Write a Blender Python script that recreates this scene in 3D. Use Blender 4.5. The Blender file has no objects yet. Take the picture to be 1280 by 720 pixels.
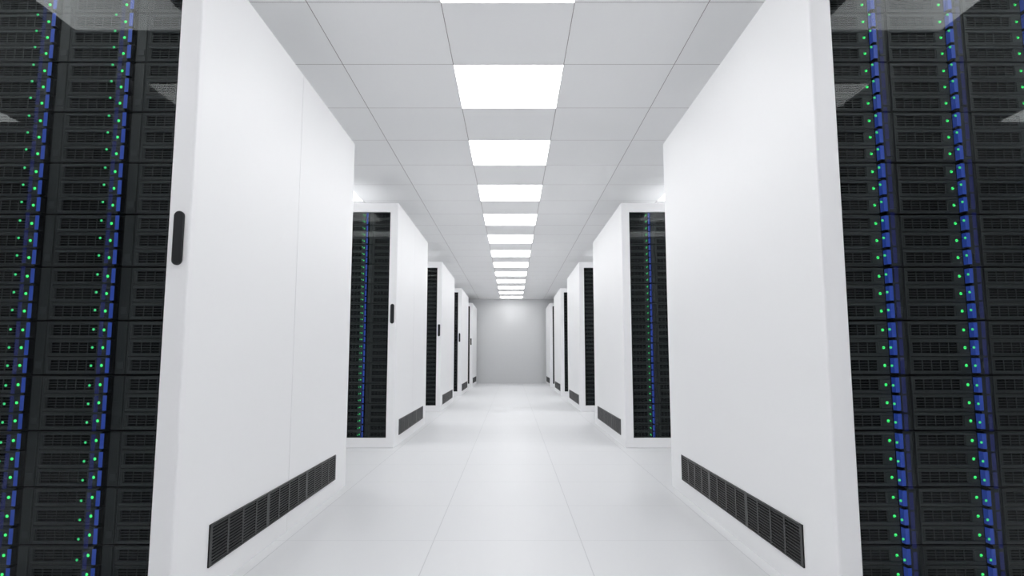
import bpy, math
C = bpy.context.scene.collection
H = 0.7875                      # camera height above the floor
CEIL = H + 1.659               # ceiling height
AF = 1.9503                     # depth of the first cabinet fronts
STEP = 3.5492                   # distance from one cabinet row to the next
DEPTH = 1.978                   # cabinet depth
XS = 0.9991                     # cabinet side plane, from the aisle's middle
XO = 2.145                      # outer side plane
TOP = H + 1.3659                # cabinet height
WALL = 18.28                   # back wall
SIDE = 4.74                     # side walls
REAR = -5.2                     # wall behind the camera

# ------------------------------------------------------------------ materials
def mat(name):
    m = bpy.data.materials.new(name); m.use_nodes = True
    return m, m.node_tree.nodes, m.node_tree.links

def principled(name, col, rough=.5, spec=.5, emit=None, strength=0., noise=0., metallic=0.):
    m, n, l = mat(name)
    b = n['Principled BSDF']
    b.inputs['Base Color'].default_value = (*col, 1)
    b.inputs['Roughness'].default_value = rough
    b.inputs['Specular IOR Level'].default_value = spec
    b.inputs['Metallic'].default_value = metallic
    if emit:
        b.inputs['Emission Color'].default_value = (*emit, 1)
        b.inputs['Emission Strength'].default_value = strength
    # a trace of procedural unevenness in the finish
    tc = n.new('ShaderNodeTexCoord'); nz = n.new('ShaderNodeTexNoise')
    nz.inputs['Scale'].default_value = 9; nz.inputs['Detail'].default_value = 3
    mr = n.new('ShaderNodeMapRange')
    mr.inputs['To Min'].default_value = max(0, rough - .04 - noise)
    mr.inputs['To Max'].default_value = min(1, rough + .04 + noise)
    l.new(tc.outputs['Object'], nz.inputs['Vector'])
    l.new(nz.outputs['Fac'], mr.inputs['Value'])
    l.new(mr.outputs['Result'], b.inputs['Roughness'])
    return m

def grid_mat(name, col, line, rough, spec, offx, offy, wx, wy, half):
    """tiles with thin seams, in object coordinates"""
    m, n, l = mat(name)
    b = n['Principled BSDF']
    b.inputs['Roughness'].default_value = rough
    b.inputs['Specular IOR Level'].default_value = spec
    tc = n.new('ShaderNodeTexCoord'); sep = n.new('ShaderNodeSeparateXYZ')
    l.new(tc.outputs['Object'], sep.inputs[0])
    def M(op, a, bb=None):
        q = n.new('ShaderNodeMath'); q.operation = op
        for i, v in enumerate((a, bb)):
            if v is None: continue
            if isinstance(v, (int, float)): q.inputs[i].default_value = v
            else: l.new(v, q.inputs[i])
        return q.outputs[0]
    def dist(out, off, w):
        t = M('DIVIDE', M('SUBTRACT', out, off), w)
        t = M('FRACT', M('ADD', t, 100.5))
        return M('MULTIPLY', M('ABSOLUTE', M('SUBTRACT', t, .5)), w)
    d = M('MINIMUM', dist(sep.outputs[0], offx, wx), dist(sep.outputs[1], offy, wy))
    f = M('LESS_THAN', d, half)
    mx = n.new('ShaderNodeMix'); mx.data_type = 'RGBA'
    mx.inputs[6].default_value = (*col, 1); mx.inputs[7].default_value = (*line, 1)
    l.new(f, mx.inputs[0]); l.new(mx.outputs[2], b.inputs['Base Color'])
    edge = n.new('ShaderNodeMapRange'); edge.inputs['From Max'].default_value = half * 3
    l.new(d, edge.inputs['Value'])
    bp = n.new('ShaderNodeBump'); bp.inputs['Strength'].default_value = .12
    bp.inputs['Distance'].default_value = .002
    l.new(edge.outputs['Result'], bp.inputs['Height']); l.new(bp.outputs[0], b.inputs['Normal'])
    return m

M_FLOOR = grid_mat('floor_tile', (.79, .80, .815), (.625, .635, .65), .42, .35, .316, 2.788, .632, .632, .0018)
M_CEIL = grid_mat('ceiling_tile', (.965, .968, .975), (.34, .30, .31), .75, .2, .316, 2.788, .632, .632, .0018)
M_WALL = principled('wall_paint', (.755, .765, .775), .7, .2)
M_WHITE = principled('white_powder_coat', (.925, .93, .94), .42, .4)
M_WHITE2 = principled('white_door_coat', (.925, .925, .94), .45, .4)
M_SEAM = principled('panel_seam', (.32, .32, .33), .8, .2)
M_BLACK = principled('black_grille', (.008, .009, .010), .32, .35)
M_VOID = principled('dark_recess', (.003, .003, .004), .9, .1)
M_HANDLE = principled('black_handle', (.012, .014, .016), .5, .35)
M_FACE = principled('server_face', (.044, .048, .050), .5, .45)
M_STRIP = principled('server_strip', (.022, .026, .028), .45, .5)
M_BUTTON = principled('server_button', (.050, .055, .058), .5, .4)
M_BARS = principled('grille_bars', (.064, .069, .073), .5, .4)
M_TOP = principled('cabinet_top', (.55, .56, .57), .5, .3)
M_REAR = principled('rear_mesh_door', (.72, .74, .75), .6, .3)
M_BLUE = principled('blue_latch', (.035, .085, .45), .4, .4, (.06, .16, 1.0), .165)
M_LIGHT = principled('ceiling_panel_glow', (.9, .9, .9), .5, .2, (1, .995, 1), 4.9)
M_LED = principled('green_led', (.02, .2, .05), .4, .3, (.055, 1.0, .20), 1.35)
M_LED_GHOST = principled('green_led_ghost', (.02, .1, .05), .4, .3, (.06, .75, .24), 1.0)  # glow for the fainter double image of each green LED
for m in (M_BLUE, M_LED, M_LED_GHOST): m.cycles.emission_sampling = 'NONE'

def glass():
    m, n, l = mat('door_glass')
    n.remove(n['Principled BSDF'])
    out = n['Material Output']
    tr = n.new('ShaderNodeBsdfTransparent'); tr.inputs[0].default_value = (.93, .95, .95, 1)
    gl = n.new('ShaderNodeBsdfGlossy'); gl.inputs['Roughness'].default_value = .0
    gl.inputs['Color'].default_value = (.36, .37, .37, 1)
    fr = n.new('ShaderNodeFresnel'); fr.inputs[0].default_value = 1.32
    mx = n.new('ShaderNodeMixShader')
    l.new(fr.outputs[0], mx.inputs[0]); l.new(tr.outputs[0], mx.inputs[1]); l.new(gl.outputs[0], mx.inputs[2])
    l.new(mx.outputs[0], out.inputs[0])
    return m
M_GLASS = glass()

def latch_ghost_mat():  # glowing see-through blue imitating the latches' double image in the door glass
    m, n, l = mat('blue_latch_ghost')
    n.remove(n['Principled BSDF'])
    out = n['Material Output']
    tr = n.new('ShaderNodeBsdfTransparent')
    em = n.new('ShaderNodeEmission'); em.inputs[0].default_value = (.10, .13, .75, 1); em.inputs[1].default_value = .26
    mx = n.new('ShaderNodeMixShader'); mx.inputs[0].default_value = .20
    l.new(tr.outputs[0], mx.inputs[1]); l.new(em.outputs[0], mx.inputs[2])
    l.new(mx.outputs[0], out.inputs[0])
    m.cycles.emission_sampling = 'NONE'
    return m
M_LATCH_GHOST = latch_ghost_mat()

# ------------------------------------------------------------------ mesh helpers
class MB:
    def __init__(s): s.v = []; s.f = []; s.m = []; s.mats = []
    def mi(s, m):
        if m not in s.mats: s.mats.append(m)
        return s.mats.index(m)
    def quad(s, pts, m):
        k = len(s.v); s.v += pts; s.f.append(tuple(range(k, k + len(pts)))); s.m.append(s.mi(m))
    def box(s, x0, x1, y0, y1, z0, z1, m, skip=''):
        k = len(s.v)
        s.v += [(x, y, z) for z in (z0, z1) for y in (y0, y1) for x in (x0, x1)]
        F = {'b': (0, 2, 3, 1), 't': (4, 5, 7, 6), 'f': (0, 1, 5, 4), 'k': (2, 6, 7, 3), 'l': (0, 4, 6, 2), 'r': (1, 3, 7, 5)}
        for key, f in F.items():
            if key in skip: continue
            s.f.append(tuple(k + i for i in f)); s.m.append(s.mi(m))
    def slab(s, x0, x1, y0, y1, z0, z1, m, b=.001):
        """box whose front face (towards -y) has chamfered edges"""
        s.box(x0, x1, y0 + b, y1, z0, z1, m, skip='f')
        k = len(s.v)
        s.v += [(x0, y0 + b, z0), (x1, y0 + b, z0), (x1, y0 + b, z1), (x0, y0 + b, z1),
                (x0 + b, y0, z0 + b), (x1 - b, y0, z0 + b), (x1 - b, y0, z1 - b), (x0 + b, y0, z1 - b)]
        for f in ((4, 5, 6, 7), (0, 1, 5, 4), (1, 2, 6, 5), (2, 3, 7, 6), (3, 0, 4, 7)):
            s.f.append(tuple(k + i for i in f)); s.m.append(s.mi(m))
    def dome(s, cx, y, cz, r, h, m, n=12):
        k = len(s.v)
        rings = ((1., 0.), (.86, .5), (.5, .87))
        for rr, hh in rings:
            for i in range(n):
                a = 2 * math.pi * i / n
                s.v.append((cx + r * rr * math.cos(a), y - h * hh, cz + r * rr * math.sin(a)))
        s.v.append((cx, y - h, cz)); top = len(s.v) - 1; j = s.mi(m)
        for q in range(2):
            for i in range(n):
                a, b2 = k + q * n + i, k + q * n + (i + 1) % n
                s.f.append((a, b2, b2 + n, a + n)); s.m.append(j)
        for i in range(n):
            s.f.append((k + 2 * n + i, k + 2 * n + (i + 1) % n, top)); s.m.append(j)
    def add(s, o, dx=0, dy=0, dz=0):
        k = len(s.v)
        s.v += [(x + dx, y + dy, z + dz) for x, y, z in o.v]
        for f, i in zip(o.f, o.m):
            s.f.append(tuple(k + q for q in f)); s.m.append(s.mi(o.mats[i]))
    def mesh(s, name):
        me = bpy.data.meshes.new(name); me.from_pydata(s.v, [], s.f)
        for m in s.mats: me.materials.append(m)
        for p, i in zip(me.polygons, s.m): p.material_index = i
        me.update(); return me
    def build(s, name, parent=None, loc=(0, 0, 0)):
        o = bpy.data.objects.new(name, s.mesh(name)); C.objects.link(o)
        o.location = loc
        if parent: o.parent = parent
        return o

def bevel(o, w, seg=2):
    b = o.modifiers.new('bevel', 'BEVEL'); b.width = w; b.segments = seg; b.limit_method = 'ANGLE'
    return o
def empty(name, label, cat, loc, group=None):
    o = bpy.data.objects.new(name, None); C.objects.link(o); o.location = loc
    o.empty_display_size = .1
    return tag(o, label, cat, group)
def tag(o, label, cat, group=None):
    o['label'] = label; o['category'] = cat
    if group: o['group'] = group
    elif 'group' in o: del o['group']
    return o
def struct(o): o['kind'] = 'structure'; return o
def copy_tree(o, parent=None):
    c = o.copy(); C.objects.link(c); c.parent = parent
    for ch in o.children: copy_tree(ch, c)
    return c

# ------------------------------------------------------------------ the room
def slab_obj(name, x0, x1, y0, y1, z0, z1, m):
    b = MB(); b.box(x0, x1, y0, y1, z0, z1, m); return struct(b.build(name))
slab_obj('floor', -SIDE, SIDE, REAR, WALL, -.1, 0, M_FLOOR)
slab_obj('ceiling', -SIDE, SIDE, REAR, WALL, CEIL, CEIL + .1, M_CEIL)
slab_obj('wall_back', -SIDE - .1, SIDE + .1, WALL, WALL + .1, -.1, CEIL + .1, M_WALL)
slab_obj('wall_front', -SIDE - .1, SIDE + .1, REAR - .1, REAR, -.1, CEIL + .1, M_WALL)
slab_obj('wall_left', -SIDE - .1, -SIDE, REAR, WALL, -.1, CEIL + .1, M_WALL)
slab_obj('wall_right', SIDE, SIDE + .1, REAR, WALL, -.1, CEIL + .1, M_WALL)

# ------------------------------------------------------------------ ceiling lights
pl = MB()
pl.box(-.314, .314, -.314, .314, -.003, .0, M_LIGHT)
ph = MB()
for a in ((-.316, .316, -.316, -.314), (-.316, .316, .314, .316), (-.316, -.314, -.314, .314), (.314, .316, -.314, .314)):
    ph.box(*a, -.003, .0, M_WHITE)
light0 = empty('ceiling_light', 'x', 'light', (0, 0, CEIL))
pl.build('diffuser', light0); ph.build('trim', light0)
ORD = ['first', 'second', 'third', 'fourth', 'fifth', 'sixth', 'seventh', 'eighth', 'ninth', 'tenth', 'eleventh', 'twelfth']
first = True
Y0 = 3.42 + .316
def put_light(x, y, label, group):
    global first
    o = light0 if first else copy_tree(light0)
    first = False
    o.location = (x, y, CEIL); tag(o, label, 'light', group)
Y0 = 3.42 + .316
GL = 'glowing panels along the middle of the aisle ceiling'
put_light(0, Y0 - 1.264, 'glowing ceiling panel cut off by the top edge of the photo', GL)
for k in range(12):
    if k == 0: s = 'largest glowing white ceiling panel, nearest one shown whole above the aisle'
    elif k == 11: s = 'smallest glowing ceiling panel, farthest one, just before the grey back wall'
    else: s = 'glowing white ceiling panel above the aisle, %s whole one from the front' % ORD[k]
    put_light(0, Y0 + 1.264 * k, s, GL)
for k in range(2, 7): put_light(0, Y0 - 1.264 * k, 'added unseen glowing ceiling panel continuing the middle line, overhead or behind the viewer', 'added middle ceiling panels behind the viewer')  # unseen panels added to brighten the nearest door frames
for sx, sn in ((-1, 'left'), (1, 'right')):
    for X, cn in ((1.896, 'inner'), (3.792, 'outer')):
        for k in range(-4 if X < 2 else -1, 13):  # inner line runs on unseen behind the viewer, added for light on near fronts
            y = 1.208 + 1.264 * k
            if X < 2 and k == 4:
                s, g = 'glowing ceiling panel peeking out above the second %s cabinet' % sn, None
            elif X < 2 and k in (-1, 0):
                s, g = 'ceiling panel above the %s cross aisle, mirrored in the first glass door, %s' % (sn, 'brighter' if k == 0 else 'fainter'), None
            else:
                s, g = 'glowing ceiling panel of the %s line over the %s cabinets' % (cn, sn), 'ceiling panels of the %s line over the %s cabinets' % (cn, sn)
            put_light(sx * X, y, s, g)

# ------------------------------------------------------------------ server units
# local frame: x across, y into the cabinet, z up from the unit's base; origin below its middle
UH = .1744; HW = .1327; LEDX = .0525; ROW = .058; MID = .0872; UD = .46
rows = [MID + ROW, MID, MID - ROW]
def mb_chassis(right):
    b = MB()
    b.box(-HW, right, .012, UD, 0, UH, M_VOID)
    for z in rows:
        za, zb = z - .0278, z + .0278
        x0, x1, va, vb = -HW + .0012, .0680, -.1205, .0325
        b.slab(x0, x1, 0, .012, z + .0172, zb, M_FACE)
        b.slab(x0, x1, 0, .012, za, z - .0172, M_FACE)
        b.slab(x0, va, 0, .012, z - .0172, z + .0172, M_FACE)
        b.slab(vb, x1, 0, .012, z - .0172, z + .0172, M_FACE)
        b.slab(x0 + .003, vb + .002, -.0012, .0, z + .0185, z + .0215, M_BARS, .0005)
        b.slab(x0 + .003, vb + .002, -.0012, .0, z - .0215, z - .0185, M_BARS, .0005)
        b.box(.0680, .0965, .006, .012, za, zb, M_VOID)
    if right > .1:
        b.slab(.0965, right - .0012, .001, .012, .001, UH - .001, M_STRIP)
        b.slab(right - .006, right - .003, -.0015, .001, .003, UH - .003, M_FACE, .0005)
    b.slab(-HW + .0005, -HW + .004, -.002, .004, .002, UH - .002, M_BARS, .0008)
    return b
def mb_vent(z):
    b = MB()
    b.box(-.1205, .0325, .010, .0118, z - .0172, z + .0172, M_VOID)
    for i in range(1, 4):
        zz = z - .0172 + i * .0344 / 4
        b.box(-.1205, .0325, .003, .006, zz - .0009, zz + .0009, M_BARS)
    for i in range(0, 6):
        xx = -.1205 + .0012 + i * (.153 - .0024) / 5
        b.box(xx - .0009, xx + .0009, .002, .0045, z - .0172, z + .0172, M_BARS)
    return b
def mb_led(z):
    b = MB(); b.dome(LEDX, 0, z, .0048, .003, M_LED); return b
def mb_led_ghost(z):  # added bead on a dark pin, standing in for the LED's ghost image
    b = MB(); b.dome(LEDX - .004, -.045, z, .0042, .003, M_LED_GHOST)
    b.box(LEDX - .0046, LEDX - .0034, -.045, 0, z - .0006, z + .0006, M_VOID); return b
def mb_latch(z):
    b = MB(); h = .0240
    b.box(.0745, .0875, -.015, .006, z - h, z + h, M_VOID, skip='fl')
    x0, x1, y0, y1, za, zb = .0745, .0875, -.015, .006, z - h, z + h
    b.quad([(x0, y0, za), (x1, y0, za), (x1, y0, zb), (x0, y0, zb)], M_BLUE)
    b.quad([(x0, y0, za), (x0, y0, zb), (x0, y1, zb), (x0, y1, za)], M_BLUE)
    return b
def mb_latch_ghost(z):  # added strip standing in for the latch's ghost image, not a server part
    b = MB(); b.box(.0715, .0840, -.053, -.052, z - .026, z + .026, M_LATCH_GHOST); return b
def mb_button():
    b = MB(); z = rows[2] + .002
    b.slab(.104, .1255, -.0012, .001, z - .011, z + .011, M_BUTTON, .0008); return b

def make_server(right, detail):
    if not detail:                       # seen only a few pixels wide: one mesh
        b = mb_chassis(right)
        for z in rows:
            for f in (mb_vent, mb_led, mb_latch): b.add(f(z))
        if right > .12: b.add(mb_button())
        return b.build('server_unit')
    r = empty('server_unit', 'x', 'server', (0, 0, 0))
    mb_chassis(right).build('chassis', r)
    for z in rows:
        mb_vent(z).build('vent_grille', r)
        mb_led(z).build('status_light', r)
        mb_led_ghost(z).build('led_ghost_image', r)
        mb_latch(z).build('latch', r)
        mb_latch_ghost(z).build('latch_ghost_image', r)
    if right > .12: mb_button().build('button', r)
    return r

protos = {}
ROWN = ['topmost', 'second', 'third', 'fourth', 'fifth', 'sixth', 'seventh', 'eighth', 'ninth', 'tenth', 'eleventh', 'bottommost']
CABN = ['first', 'second', 'third', 'fourth', 'fifth']
COLN = {0: 'column beside the aisle', 1: 'second column from the aisle', 2: 'third column from the aisle'}
ZL = .1126
def put_server(sx, cab, col, k):
    detail = cab < 2
    left = sx < 0
    xled = (-1.0568 - .267 * col) if left else (1.2396 + .267 * col)
    right = .1050 - .0045 if (left and col == 0) else HW
    key = (round(right, 3), detail)
    if key not in protos: protos[key] = make_server(right, detail); o = protos[key]
    else: o = copy_tree(protos[key])
    o.location = (xled - LEDX, AF + STEP * cab + ZL, H + 1.2761 - .17837 * k - MID)
    side = 'left' if left else 'right'
    place = ROWN[k] if k in (0, 11) else '%s from the top' % ROWN[k]
    tag(o, 'black server in the %s %s cabinet, %s, %s' % (CABN[cab], side, COLN[col], place), 'server',
        'servers in the %s %s cabinet' % (CABN[cab], side))
COLS = {0: 3, 1: 3, 2: 2, 3: 1, 4: 1}
for cab in range(5):
    for sx in (-1, 1):
        for col in range(COLS[cab]):
            for k in range(12):
                put_server(sx, cab, col, k)

# ------------------------------------------------------------------ cabinets
# local frame: x from the left side plane, y from the front plane, z up
W = XO - XS
GX = 1.0687 - XS                 # width of the door frame's stiles
GT, GB = H + 1.2835, H - .7016   # top and bottom of the glass
def mb_grille(xface, out):
    """long side grille; out = -1 on the left side, +1 on the right"""
    b = MB()
    y0, y1, z0, z1 = 2.1796 - AF, 3.6911 - AF, H - .7045, H - .5652
    def bx(ya, yb, za, zb, d0, d1, m):
        xa, xb = xface + out * d0, xface + out * d1
        b.box(min(xa, xb), max(xa, xb), ya, yb, za, zb, m)
    bx(y0, y1, z0, z1, -.0005, .0008, M_VOID)
    e = .008
    bx(y0, y1, z0, z0 + e * .6, .0008, .005, M_BLACK); bx(y0, y1, z1 - e * .6, z1, .0008, .005, M_BLACK)
    bx(y0, y0 + .018, z0, z1, .0008, .005, M_BLACK); bx(y1 - .018, y1, z0, z1, .0008, .005, M_BLACK)
    n = 13
    for i in range(1, n):
        zz = z0 + (z1 - z0) * i / n
        bx(y0, y1, zz - .0019, zz + .0019, .0008, .004, M_BLACK)
    L = (y1 - y0 - .036) / 3
    for s in range(3):
        for c in range(1, 5):
            if s == 2 and c == 4: continue
            yy = y0 + .018 + L * s + L * c / 4
            w = .016 if c == 4 else .007
            bx(yy - w, yy + w, z0, z1, .0008, .0046, M_BLACK)
    return b
def make_cabinet():
    r = empty('server_cabinet', 'x', 'cabinet', (0, 0, 0))
    t = .0015
    b = MB()                                            # carcass: top, bottom, inner lining, rear
    b.box(.001, W - .001, .03, DEPTH - .01, TOP - t, TOP, M_TOP)
    b.box(.001, W - .001, .03, DEPTH - .01, .0005, .006, M_WHITE)
    b.box(.02, W - .02, .62, .63, .006, TOP - t, M_VOID)
    b.build('carcass', r)
    b = MB()
    b.box(.001, W - .001, DEPTH - .01, DEPTH, .0005, TOP, M_REAR)
    n = 40
    for i in range(n):
        zz = .06 + (TOP - .12) * i / (n - 1)
        b.box(.05, W - .05, DEPTH, DEPTH + .003, zz - .002, zz + .002, M_HANDLE)
    b.build('rear_door', r)
    b = MB(); b.box(0, .001, .03, DEPTH + .004, .0005, TOP, M_WHITE)
    lp = b.build('side_panel', r)
    mid = 2.932 - AF
    b = MB(); b.box(W - .001, W, .03, mid - .0016, .0005, TOP, M_WHITE)
    b.build('side_panel', r)
    b = MB(); b.box(W - .001, W, mid + .0016, DEPTH + .004, .0005, TOP, M_WHITE)
    b.build('side_panel', r)
    b = MB(); b.box(W - .003, W - .001, mid - .01, mid + .01, .0005, TOP - .0015, M_SEAM)
    b.build('seam_strip', r)
    mb_grille(0, -1).build('side_grille', r)
    mb_grille(W, 1).build('side_grille', r)
    # the door: a white frame round a pane
    me = MB(); B = .007; b1 = B * .29; c = .002
    def loop(e, y, inner=False):
        x0, x1, z0, z1 = (GX, W - GX, GB, GT) if inner else (0, W, .0005, TOP)
        e = -e if inner else e
        return [(x0 + e, y, z0 + e), (x1 - e, y, z0 + e), (x1 - e, y, z1 - e), (x0 + e, y, z1 - e)]
    loops = [loop(0, .03), loop(0, B), loop(b1 * .3, B * .6), loop(b1, b1), loop(B * .6, b1 * .3), loop(B, 0),
             loop(c, 0, True), loop(0, c, True), loop(0, .03, True)]
    me.v = sum(loops, []); j = me.mi(M_WHITE2); N = len(loops)
    for q in range(N):
        for a in range(4):
            e = (a + 1) % 4; p = (q + 1) % N
            me.f.append((q * 4 + a, q * 4 + e, p * 4 + e, p * 4 + a)); me.m.append(j)
    d = me.build('door', r)
    g = MB(); g.box(GX + .0005, W - GX - .0005, .012, .016, GB + .0005, GT - .0005, M_GLASS)
    g.build('glass_pane', d)
    # handle: an upright rounded bar on the right stile
    hb = MB(); n = 10; R = .0162; zt, zb_ = H + .4576 - R, H + .2845 + R; cxh = W - (1.0345 - XS)
    def ring(r_, y):
        p = []
        for i in range(n + 1): a = math.pi * i / n; p.append((cxh + r_ * math.cos(a), y, zt + r_ * math.sin(a)))
        for i in range(n + 1): a = math.pi + math.pi * i / n; p.append((cxh + r_ * math.cos(a), y, zb_ + r_ * math.sin(a)))
        return p
    rs = [ring(R, 0), ring(R, -.006), ring(R - .003, -.009)]
    N = len(rs[0]); hb.v = sum(rs, []); q = hb.mi(M_HANDLE)
    for s in range(2):
        for i in range(N):
            c = (i + 1) % N
            hb.f.append((s * N + i, s * N + c, (s + 1) * N + c, (s + 1) * N + i)); hb.m.append(q)
    hb.f.append(tuple(range(2 * N, 3 * N))); hb.m.append(q)
    hb.build('handle', d)
    return r
cab0 = make_cabinet()
CL = {(0, -1): 'nearest white cabinet on the left, glass door, long black handle and side grille',
      (0, 1): 'nearest white cabinet on the right, plain side with black grille, glass door cut off',
      (1, -1): 'second white cabinet on the left, black handle beside its narrow strip of lit servers',
      (1, 1): 'second white cabinet on the right, narrow strip of lit servers behind glass',
      (2, -1): 'third white cabinet on the left, small black handle, between second and fourth',
      (2, 1): 'third white cabinet on the right, between the second and fourth',
      (3, -1): 'fourth white cabinet on the left, second from the back wall',
      (3, 1): 'fourth white cabinet on the right, second from the back wall',
      (4, -1): 'farthest white cabinet on the left, closest to the grey back wall',
      (4, 1): 'farthest white cabinet on the right, closest to the grey back wall',
      (-1, -1): 'white cabinet standing left of the viewer, outside the frame',
      (-1, 1): 'white cabinet standing right of the viewer, outside the frame'}
used = False
for cab in range(-1, 5):
    for sx in (-1, 1):
        o = copy_tree(cab0) if used else cab0
        used = True
        o.location = (-XO if sx < 0 else XS, AF + STEP * cab, 0)
        tag(o, CL[(cab, sx)], 'cabinet', 'white server cabinets on the %s of the aisle' % ('left' if sx < 0 else 'right'))

# ------------------------------------------------------------------ world, camera
w = bpy.data.worlds.new('world'); bpy.context.scene.world = w; w.use_nodes = True
w.node_tree.nodes['Background'].inputs[0].default_value = (0, 0, 0, 1)
cd = bpy.data.cameras.new('camera'); cam = bpy.data.objects.new('camera', cd); C.objects.link(cam)
cd.sensor_width = 36; cd.lens = 782.19 / 1280 * 36; cd.clip_start = .02
cam.location = (.0198, 0, H); cam.rotation_euler = (math.pi / 2 + .1084, 0, 0)
sc = bpy.context.scene; sc.camera = cam
sc.view_settings.view_transform = 'Standard'; sc.view_settings.look = 'None'
sc.view_settings.gamma = 1; sc.view_settings.use_curve_mapping = False
sc.view_settings.exposure = 0
